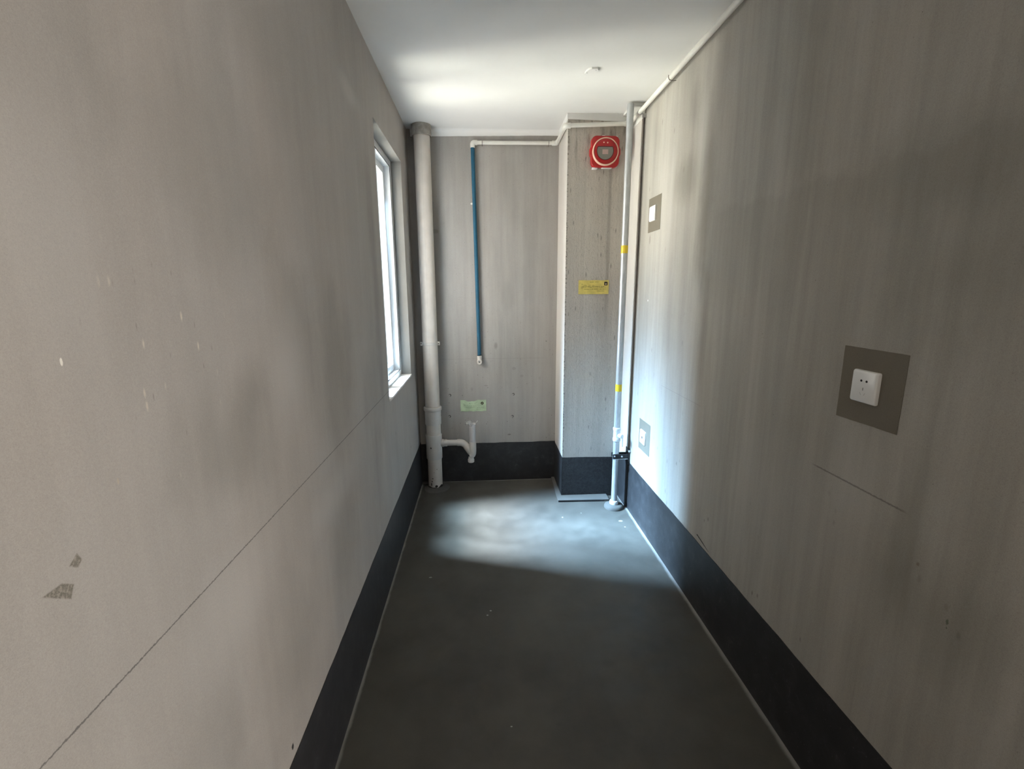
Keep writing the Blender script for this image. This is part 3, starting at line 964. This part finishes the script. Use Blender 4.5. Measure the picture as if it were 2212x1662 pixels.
o = obj('plastic_film', bm, M['film'], t, smooth=80)
sd = o.modifiers.new('thickness', 'SOLIDIFY')
sd.thickness = 0.0005
o['label'] = 'clear torn plastic film over the open end'

# ------------------------------------------------------------------ water pipe
WR = 0.0128
wx = XR - 0.036
zr = 2.560
t = thing('water_pipe', (wx, 2.0, zr), 'cream white water pipe along the ceiling line ending in a blue drop pipe', 'pipe')
yC = YC - 0.020
xS = XC - 0.020
yB = YB - 0.020
cor = (wx - 0.006, yC, 2.556)
A1 = (XC - 0.020, yC, 2.538)
B1 = (xS, yB, 2.536)
C1 = (-0.047, yB, 2.532)
obj('pipe', tube(bm_new(), [(wx, -0.6, zr + 0.002), (wx, 2.53, zr), (wx - 0.002, yC - 0.03, 2.5575)], WR, 24), M['ppr'], t)
obj('pipe', tube(bm_new(), [(cor[0] - 0.03, yC, 2.5555), (A1[0] + 0.03, yC, 2.540)], WR, 24), M['ppr'], t)
obj('pipe', tube(bm_new(), [(xS, yC + 0.03, 2.538), (xS, yB - 0.03, 2.536)], WR, 24), M['ppr'], t)
obj('pipe', tube(bm_new(), [(xS - 0.03, yB, 2.536), (C1[0] + 0.02, yB, 2.532)], WR, 24), M['ppr'], t)


def elbow(c, a, b, r=0.0168, L=0.034, mat='ppr'):
    c, a, b = Vector(c), Vector(a).normalized(), Vector(b).normalized()
    pts = [c + a * L, c + a * (L - 0.003), c + a * 0.016] + arc(c + a * 0.014, c, c + b * 0.014, 6) + [c + b * 0.016, c + b * (L - 0.003), c + b * L]
    rr = [r * 0.9, r] + [r] * (len(pts) - 4) + [r, r * 0.9]
    return obj('elbow', tube(bm_new(), pts, rr, 24), M[mat], t)


elbow((wx - 0.003, yC, 2.5565), (0, -1, 0), (-1, 0, 0))
elbow((xS, yC, 2.538), (1, 0, 0), (0, 1, 0))
elbow((xS, yB, 2.536), (0, -1, 0), (-1, 0, 0))
elbow(C1, (1, 0, 0), (0, 0, -1))
XE = -0.027
o = obj('drop_pipe', tube(bm_new(), [(C1[0], yB, 2.502), (C1[0] + (XE - C1[0]) * 0.5, yB, 1.75), (XE, yB, 1.028)], 0.0135, 24), M['blue'], t)
o['label'] = 'blue sleeved drop pipe'
o = obj('tie_ring', tube(bm_new(), [(XE + math.cos(k * math.pi / 8) * 0.0145, yB + math.sin(k * math.pi / 8) * 0.0145, 1.030 + 0.004 * math.cos(k * math.pi / 8)) for k in range(17)], 0.0025, 8), M['gasket'], t)
bm = bm_new()                              # outlet elbow facing the room
tube(bm, [(XE, yB, 1.026), (XE, yB, 1.023), (XE, yB, 0.985)], [0.0165, 0.0185, 0.0175], 24)
lathe(bm, (XE, yB + 0.016, 0.980), [(0.0, 0.0), (0.0195, 0.0), (0.0195, 0.040), (0.0175, 0.043), (0.012, 0.043), (0.011, 0.039), (0.006, 0.039), (0.0045, 0.036), (0.0, 0.036)], (0, -1, 0), 32)
e_ = obj('outlet_elbow', bm, M['pvc_white'], t)
obj('plug_hole', lathe(bm_new(), (XE, yB + 0.016, 0.980), [(0.0, 0.0375), (0.0042, 0.0375), (0.0042, 0.0392), (0.0, 0.0392)], (0, -1, 0), 16), M['dark_hole'], e_)


def hook(c, along, wall):
    """bent nail that carries the pipe: wraps under it and runs into the wall"""
    c, al, w = Vector(c), Vector(along).normalized(), Vector(wall).normalized()
    up = Vector((0, 0, 1))
    pts = []
    for k in range(9):
        a = math.radians(200 - k * 22)
        pts.append(c - w * math.cos(a) * -0.0145 + up * -math.sin(a) * 0.0145 * (1 if k else 1) + al * 0.0)
    pts = [c - w * 0.0148 + up * 0.008, c - w * 0.0148 - up * 0.004, c - w * 0.010 - up * 0.0125, c - up * 0.0155, c + w * 0.012 - up * 0.0165, c + w * 0.026 - up * 0.017]
    return obj('pipe_hook', tube(bm_new(), pts, 0.0016, 8), M['hook'], t)


hook((wx, 2.52, zr), (0, 1, 0), (1, 0, 0))
hook((wx, 0.6, zr), (0, 1, 0), (1, 0, 0))
hook((0.02, yB, 2.532), (1, 0, 0), (0, 1, 0))
hook((0.49, yB, 2.5355), (1, 0, 0), (0, 1, 0))
bm = tube(bm_new(), [(wx + math.cos(k * math.pi / 12) * 0.0136, 2.985, zr - 0.001 + math.sin(k * math.pi / 12) * 0.0136) for k in range(25)], 0.0022, 8)
box(bm, (wx + 0.010, 2.972, zr - 0.034), (XR, 2.976, zr - 0.012))
obj('pipe_clip', bm, M['steel'], t)

# ------------------------------------------------------------------ gas riser
t = thing('gas_pipe', (GX, GY, 0), 'galvanised steel gas pipe standing in the right corner with two yellow bands', 'pipe')
obj('pipe', tube(bm_new(), [(GX, GY, 0.02), (GX, GY, 2.606)], GR, 32), M['galv'], t)
for z in (1.767, 0.870):
    bm = lathe(bm_new(), (GX, GY, z - 0.024), [(GR, 0.0), (GR + 0.0012, 0.0), (GR + 0.0012, 0.048), (GR, 0.048)], seg=32)
    box(bm, (GX - 0.004, GY - GR - 0.0016, z - 0.0235), (GX + 0.012, GY - GR + 0.004, z + 0.0235), 0.0004, 1)
    o = obj('marker_band', bm, M['yellow_tape'], t)
    o['label'] = 'upper yellow tape band' if z > 1 else 'lower yellow tape band'
bm = lathe(bm_new(), (GX, GY, 0.502), [(GR, -0.01), (0.0255, -0.006), (0.0262, 0.0), (0.0262, 0.012), (0.0235, 0.016), (0.0235, 0.066), (0.0262, 0.070), (0.0268, 0.084), (0.0240, 0.089), (GR, 0.090)], seg=32)
v_ = obj('valve_body', bm, M['galv_paint'], t)
bm = lathe(bm_new(), (GX + 0.010, GY - 0.016, 0.538), [(0.0, 0.0), (0.015, 0.0), (0.015, 0.020), (0.0165, 0.022), (0.0165, 0.034), (0.0135, 0.039), (0.0, 0.040)], (0.35, -1, 0.1), 8)
obj('valve_stem', bm, M['galv_paint'], v_)
obj('valve_tag', box(bm_new(), (GX + 0.0225, GY - 0.056, 0.470), (GX + 0.0285, GY - 0.0535, 0.530), 0.001, 1), M['galv_paint'], v_)
obj('floor_collar', lathe(bm_new(), (GX, GY, 0.026), [(0.0, 0.0), (0.030, 0.0), (0.0305, 0.003), (0.0305, 0.022), (0.028, 0.027), (GR, 0.030)], seg=32), M['galv_paint'], t)

t = thing('pipe_bracket', (XR, GY, 0.40), 'black steel bracket clamping the gas pipe to the wall return', 'bracket')
bm = box(bm_new(), (GX - GR - 0.007, GY - GR - 0.006, 0.372), (XR - 0.001, GY - GR - 0.002, 0.406), 0.001, 1)
o = obj('clamp_bar', bm, M['bracket'], t)
o = obj('lower_edge', box(bm_new(), (GX - GR - 0.007, GY - GR - 0.007, 0.367), (XR - 0.001, GY - GR - 0.0005, 0.3715), 0.001, 1), M['steel'], t)
o['label'] = 'bright steel lower flange'
obj('rear_bar', box(bm_new(), (GX - GR - 0.005, GY + GR + 0.001, 0.374), (FX, GY + GR + 0.004, 0.404), 0.001, 1), M['bracket'], t)
bm = box(bm_new(), (FX - 0.005, FY - 0.030, 0.330), (FX - 0.0022, FY + 0.030, 0.446), 0.001, 1)
box(bm, (FX - 0.005, FY - 0.030, 0.330), (XR - 0.001, FY - 0.0262, 0.446), 0.001, 1)
obj('wall_plate', bm, M['bracket'], t)
for bx, bz in ((GX - GR + 0.004, 0.391), (GX + GR + 0.014, 0.389)):
    obj('bolt', lathe(bm_new(), (bx, GY - GR - 0.006, bz), [(0.0062, 0.0), (0.0062, 0.004), (0.0035, 0.005), (0.0035, 0.008), (0.0, 0.008)], (0, -1, 0), 6), M['steel'], t, smooth=0)
obj('bolt', lathe(bm_new(), (XR - 0.0105, FY - 0.0302, 0.428), [(0.0075, 0.0), (0.0085, 0.005), (0.0045, 0.006), (0.0045, 0.014), (0.0, 0.014)], (0.2, -1, 0.1), 6), M['steel'], t, smooth=0)

# ------------------------------------------------------------------ alarm on the shaft
AX, AZ, AY = 0.807, 2.386, YC
t = thing('fire_alarm', (AX, AY, AZ), 'square red alarm with round front high on the shaft wall', 'fire alarm')


def rounded_rect(cx, cz, w, h, r, y, n=6, bulge=0.0):
    pts = []
    for qx, qz, a0 in ((1, 1, 0), (-1, 1, 90), (-1, -1, 180), (1, -1, 270)):
        for k in range(n + 1):
            a = math.radians(a0 + 90 * k / n)
            pts.append((cx + qx * (w / 2 - r) + math.cos(a) * r, y, cz + qz * (h / 2 - r) + math.sin(a) * r))
    return pts


bm = prism(bm_new(), rounded_rect(AX, AZ, 0.182, 0.188, 0.034, AY - 0.034), (0, 0.034, 0))
bm2 = prism(bm, rounded_rect(AX, AZ, 0.200, 0.066, 0.022, AY - 0.030), (0, 0.030, 0))
obj('base_plate', bm, M['red'], t, bev=0.004)
for x0, z0, x1, z1 in ((-0.022, 0.092, -0.002, 0.100), (-0.080, -0.103, -0.045, -0.092), (-0.018, -0.098, 0.048, -0.092), (0.045, 0.091, 0.080, 0.096)):
    obj('mounting_tab', box(bm_new(), (AX + x0, AY - 0.024, AZ + z0), (AX + x1, AY, AZ + z1), 0.002), M['white_plastic'], t)['label'] = 'white mounting tab'
RCX, RCZ = AX - 0.002, AZ - 0.003
obj('front_ring', lathe(bm_new(), (RCX, AY - 0.034, RCZ), [(0.0845, 0.0), (0.0855, 0.008), (0.0840, 0.015), (0.080, 0.019), (0.0765, 0.018), (0.0757, 0.0)], (0, -1, 0), 64), M['red_lens'], t)['label'] = 'pale translucent ring'
fr_ = obj('front_cover', lathe(bm_new(), (RCX, AY - 0.034, RCZ), [(0.0757, 0.0), (0.0757, 0.015), (0.073, 0.018), (0.062, 0.021), (0.0, 0.022)], (0, -1, 0), 64), M['red'], t)
D_ = []
R0 = 0.0535
for k in range(33):
    a = math.radians(180 + 28 * -1 + (180 + 56) * k / 32)
    D_.append((RCX - 0.006 + math.cos(a) * R0, AY - 0.060, RCZ + 0.0 + math.sin(a) * R0))
bm = prism(bm_new(), D_, (0, 0.010, 0))
gp = obj('sounder_panel', bm, M['grey_face'], t, bev=0.002)
gp['label'] = 'grey half-round panel'
bm = bm_new()                              # recessed rim round the panel
rim = [Vector(p) + Vector((0, -0.0002, 0)) for p in D_]
tube(bm, rim + [rim[0], rim[1]], 0.0022, 8, False)
obj('panel_rim', bm, plain('dark_red_rim', (0.10, 0.004, 0.006), 0.4), t)
obj('panel_label', box(bm_new(), (RCX - 0.024, AY - 0.0615, RCZ - 0.020), (RCX + 0.013, AY - 0.059, RCZ + 0.008), 0.0005, 1), M['pink_label'], t)
for dx in (-0.012, 0.012):
    obj('indicator', lathe(bm_new(), (RCX - 0.003 + dx, AY - 0.054, RCZ + 0.050 - dx * 0.06), [(0.0045, 0.0), (0.0045, 0.003), (0.0025, 0.005), (0.0, 0.0055)], (0, -1, 0), 16), M['red_lens'], t)


# ------------------------------------------------------------------ paper notices
def paper(name, x0, x1, z0, z1, y, label, mat, ink, wavy, rows, logo, cat='notice'):
    t = thing(name, ((x0 + x1) / 2, y, (z0 + z1) / 2), label, cat)
    bm = bm_new()
    nx, nz = 24, 12
    rnd = random.Random(int(x0 * 1000))

    def hgt(a, b):
        return 0.0012 + wavy * (0.5 + 0.5 * math.sin(a * 5.2 + b * 2.0)) * 0.5 + wavy * 0.3 * math.sin(a * 11 + 1.3 + b * 4)

    def edge_top(a):
        if wavy > 0.002:
            k = max(0.0, 1 - abs(a - 0.42) / 0.25)
            return -0.013 * min(1.0, k * 2.2) - 0.0015 * math.sin(a * 9)
        return 0.0006 * math.sin(a * 14)

    front = [[bm.verts.new((x0 + (x1 - x0) * i / nx, y - abs(hgt(i / nx, j / nz)) - 0.0006, z0 + (z1 + edge_top(i / nx) - z0) * j / nz + (0.002 * math.sin(i * 0.9) * (j == 0) if wavy > 0.002 else 0))) for j in range(nz + 1)] for i in range(nx + 1)]
    back = [[bm.verts.new((v.co.x, min(v.co.y + 0.0006, y), v.co.z)) for v in col] for col in front]
    for i in range(nx):
        for j in range(nz):
            bm.faces.new((front[i][j], front[i + 1][j], front[i + 1][j + 1], front[i][j + 1]))
            bm.faces.new((back[i][j], back[i][j + 1], back[i + 1][j + 1], back[i + 1][j]))
    loop_f = [front[i][0] for i in range(nx + 1)] + [front[nx][j] for j in range(1, nz + 1)] + [front[i][nz] for i in range(nx - 1, -1, -1)] + [front[0][j] for j in range(nz - 1, 0, -1)]
    loop_b = [back[i][0] for i in range(nx + 1)] + [back[nx][j] for j in range(1, nz + 1)] + [back[i][nz] for i in range(nx - 1, -1, -1)] + [back[0][j] for j in range(nz - 1, 0, -1)]
    for i in range(len(loop_f)):
        k = (i + 1) % len(loop_f)
        bm.faces.new((loop_f[i], loop_b[i], loop_b[k], loop_f[k]))
    obj('sheet', bm, mat, t, smooth=60)
    w, h = x1 - x0, z1 - z0
    ib = bm_new()

    def dash(a0, a1, b, th):
        m_ = (a0 + a1) / 2
        yy = y - abs(hgt(m_, b)) - 0.0013
        dz = edge_top(m_) * b
        box(ib, (x0 + w * a0, yy, z0 + h * b - th / 2 + dz), (x0 + w * a1, yy + 0.0010, z0 + h * b + th / 2 + dz))
    for a0, a1, b, th, gap in rows:
        a = a0
        while a < a1:
            L = rnd.uniform(0.012, 0.022)
            if rnd.random() > gap:
                dash(a, min(a + L * 0.8, a1), b, th * rnd.uniform(0.65, 1.1))
            a += L
    obj('print', ib, ink, t, smooth=0)
    logo(t, x0, z0, w, h, y - 0.0022 - wavy)
    return t


def logo_square(t, x0, z0, w, h, y):
    cx, cz = x0 + w * 0.905, z0 + h * 0.758
    lg = obj('emblem', prism(bm_new(), rounded_rect(cx, cz, 0.0235, 0.0245, 0.004, y), (0, 0.0014, 0)), M['ink_black'], t, smooth=0)
    lg['label'] = 'dark rounded square emblem'
    obj('emblem_mark', lathe(bm_new(), (cx, y + 0.0004, cz - 0.003), [(0.0, 0.0006), (0.0048, 0.0006), (0.0048, 0.0), (0.0, 0.0)], (0, -1, 0), 20), M['logo_pale'], lg)


def logo_round(t, x0, z0, w, h, y):
    cx, cz = x0 + w * 0.845, z0 + h * 0.705
    lg = obj('emblem', lathe(bm_new(), (cx, y + 0.0010, cz), [(0.0, 0.0010), (0.0115, 0.0010), (0.0115, 0.0), (0.0, 0.0)], (0, -1, 0), 28), M['ink_black'], t, smooth=0)
    lg['label'] = 'black round emblem'
    obj('emblem_mark', prism(bm_new(), [(cx - 0.005, y - 0.0004, cz - 0.004), (cx + 0.001, y - 0.0004, cz - 0.003), (cx + 0.005, y - 0.0004, cz + 0.005), (cx - 0.001, y - 0.0004, cz + 0.003)], (0, 0.0008, 0)), M['green_paper'], lg, smooth=0)


paper('yellow_notice', 0.659, 0.868, 1.488, 1.581, YC, 'yellow printed notice pasted on the shaft below the alarm', M['yellow_paper'], M['ink'], 0.0008,
      [(0.37, 0.50, 0.87, 0.0042, 0.1), (0.55, 0.66, 0.87, 0.003, 0.1), (0.10, 0.145, 0.71, 0.004, 0.0), (0.18, 0.54, 0.63, 0.0036, 0.35), (0.14, 0.86, 0.565, 0.0036, 0.25),
       (0.10, 0.90, 0.495, 0.0036, 0.25), (0.10, 0.13, 0.42, 0.0036, 0.0), (0.16, 0.90, 0.355, 0.0036, 0.25), (0.62, 0.86, 0.22, 0.0034, 0.25)], logo_square)
paper('green_notice', -0.182, 0.019, 0.584, 0.676, YB, 'wavy pale green printed notice pasted above the trap pipe', M['green_paper'], M['ink_green'], 0.0045,
      [(0.34, 0.45, 0.80, 0.004, 0.1), (0.48, 0.66, 0.79, 0.002, 0.3), (0.10, 0.16, 0.66, 0.003, 0.1), (0.13, 0.55, 0.58, 0.0028, 0.3), (0.13, 0.50, 0.50, 0.0028, 0.35),
       (0.13, 0.60, 0.42, 0.0028, 0.3), (0.14, 0.50, 0.34, 0.0026, 0.4), (0.64, 0.90, 0.30, 0.0028, 0.1), (0.62, 0.80, 0.16, 0.0028, 0.15)], logo_round)


# ------------------------------------------------------------------ outlets on the right wall
def mortar_patch(name, pts, th=0.0012):
    bm = bm_new()
    rag = []
    for (y0, z0), (y1, z1) in zip(pts, pts[1:] + pts[:1]):
        for k in range(12):
            f = k / 12
            rag.append((XR - th, y0 + (y1 - y0) * f + random.uniform(-0.0004, 0.0004), z0 + (z1 - z0) * f + random.uniform(-0.0005, 0.0005)))
    prism(bm, rag, (th, 0, 0))
    return struct(name, bm, M['patch'], smooth=0)


mortar_patch('trim_12', [(1.213, 1.364), (1.016, 1.363), (1.016, 1.168), (1.212, 1.165)])
mortar_patch('trim_13', [(2.847, 2.040), (2.655, 2.038), (2.652, 1.848), (2.842, 1.848)])
mortar_patch('trim_14', [(2.818, 0.709), (2.625, 0.711), (2.622, 0.514), (2.816, 0.512)])


def yz(bm_pts, x0, d):
    return prism(bm_new(), [(x0, a, b) for a, b in bm_pts], (d, 0, 0))


def plate(t, y0, y1, z0, z1, th=0.0095):
    x1 = XR - 0.0012
    bm = bm_new()
    cy_, cz_, w, h = (y0 + y1) / 2, (z0 + z1) / 2, y1 - y0, z1 - z0
    rings = []
    for grow, x in ((0.0, x1), (0.0, x1 - th * 0.45), (-0.0016, x1 - th * 0.8), (-0.005, x1 - th)):
        r = 0.005
        ring = []
        for qx, qz, a0 in ((1, 1, 0), (-1, 1, 90), (-1, -1, 180), (1, -1, 270)):
            for k in range(5):
                a = math.radians(a0 + 90 * k / 4)
                ring.append(bm.verts.new((x, cy_ + qx * (w / 2 + grow - r) + math.cos(a) * r, cz_ + qz * (h / 2 + grow - r) + math.sin(a) * r)))
        rings.append(ring)
    for a, b in zip(rings, rings[1:]):
        for k in range(len(a)):
            bm.faces.new((a[k], a[(k + 1) % len(a)], b[(k + 1) % len(a)], b[k]))
    bm.faces.new(rings[-1])
    bm.faces.new(rings[0][::-1])
    obj('plate', bm, M['white_plastic'], t, smooth=35)
    return x1 - th


t = thing('wall_socket', (XR, 1.1235, 1.265), 'white power socket on a dark mortar square, nearest on the right wall', 'socket')
xf = plate(t, 1.0815, 1.165, 1.2225, 1.3075)
cyS, czS = 1.1232, 1.265
# upper two round-flat holes, lower earth slot and angled slots (y grows to the left as seen)
for dy in (-0.0085, 0.0085):
    obj('pin_hole', yz([(cyS + dy + math.cos(k * math.pi / 8) * (0.0034 if abs(math.cos(k * math.pi / 8)) > 0.5 else 0.0026), czS + 0.0155 + math.sin(k * math.pi / 8) * 0.0031) for k in range(16)], xf - 0.0002, 0.0008), M['dark_hole'], t, smooth=0)
obj('earth_slot', yz([(cyS - 0.0008, czS - 0.0095), (cyS + 0.0008, czS - 0.0095), (cyS + 0.0008, czS - 0.002), (cyS - 0.0008, czS - 0.002)], xf - 0.0002, 0.0008), plain('shaded_slot', (0.10, 0.095, 0.09), 0.6), t, smooth=0)
for s_ in (-1, 1):
    obj('pin_slot', yz([(cyS + s_ * 0.0045 - 0.0007, czS - 0.022), (cyS + s_ * 0.0045 + 0.0007, czS - 0.022), (cyS + s_ * 0.0082 + 0.0007, czS - 0.0155), (cyS + s_ * 0.0082 - 0.0007, czS - 0.0155)], xf - 0.0002, 0.0008), M['faint_slot'], t, smooth=0)

t = thing('light_switch', (XR, 2.769, 1.949), 'white light switch on a mortar square, upper right beside the gas pipe', 'switch')
xf = plate(t, 2.7235, 2.8135, 1.9065, 1.9915)
bm = yz([(2.732, 1.914), (2.805, 1.914), (2.805, 1.984), (2.732, 1.984)], xf - 0.002, 0.0025)
rk = obj('rocker', bm, M['white_plastic'], t, smooth=0, bev=0.001)
obj('indicator_slot', yz([(2.7515, 1.963), (2.7545, 1.963), (2.7545, 1.979), (2.7515, 1.979)], xf - 0.0024, 0.0008), M['faint_slot'], rk, smooth=0)

t = thing('tv_outlet', (XR, 2.735, 0.604), 'white outlet plate with one round dark hole, low on the right wall', 'outlet')
xf = plate(t, 2.690, 2.780, 0.561, 0.6475)
obj('round_hole', lathe(bm_new(), (xf + 0.001, 2.729, 0.605), [(0.0, 0.0014), (0.0098, 0.0014), (0.0098, 0.0), (0.0, 0.0)], (-1, 0, 0), 24), M['dark_hole'], t, smooth=0)
obj('hole_rim', lathe(bm_new(), (xf + 0.001, 2.729, 0.605), [(0.0098, 0.0), (0.0098, 0.0018), (0.0125, 0.0016), (0.0125, 0.0)], (-1, 0, 0), 24), M['white_plastic'], t)

# ------------------------------------------------------------------ scrap of board on the ceiling
t = thing('ceiling_cover', (0.58, 2.60, H), 'small white cover plate with two screws on the ceiling', 'cover plate')
cpoly = [(0.549, 2.633), (0.553, 2.604), (0.5605, 2.588), (0.574, 2.574), (0.604, 2.572), (0.612, 2.590), (0.611, 2.620), (0.596, 2.640)]
obj('plate', prism(bm_new(), [(a, b, H - 0.009) for a, b in cpoly], (0, 0, 0.009)), M['ceiling'], t, smooth=0, bev=0.0008)
for sx, sy_ in ((0.559, 2.619), (0.598, 2.585)):
    obj('screw', lathe(bm_new(), (sx, sy_, H - 0.009), [(0.0028, 0.0), (0.0028, 0.0008), (0.0, 0.0010)], (0, 0, -1), 14), M['steel'], t)
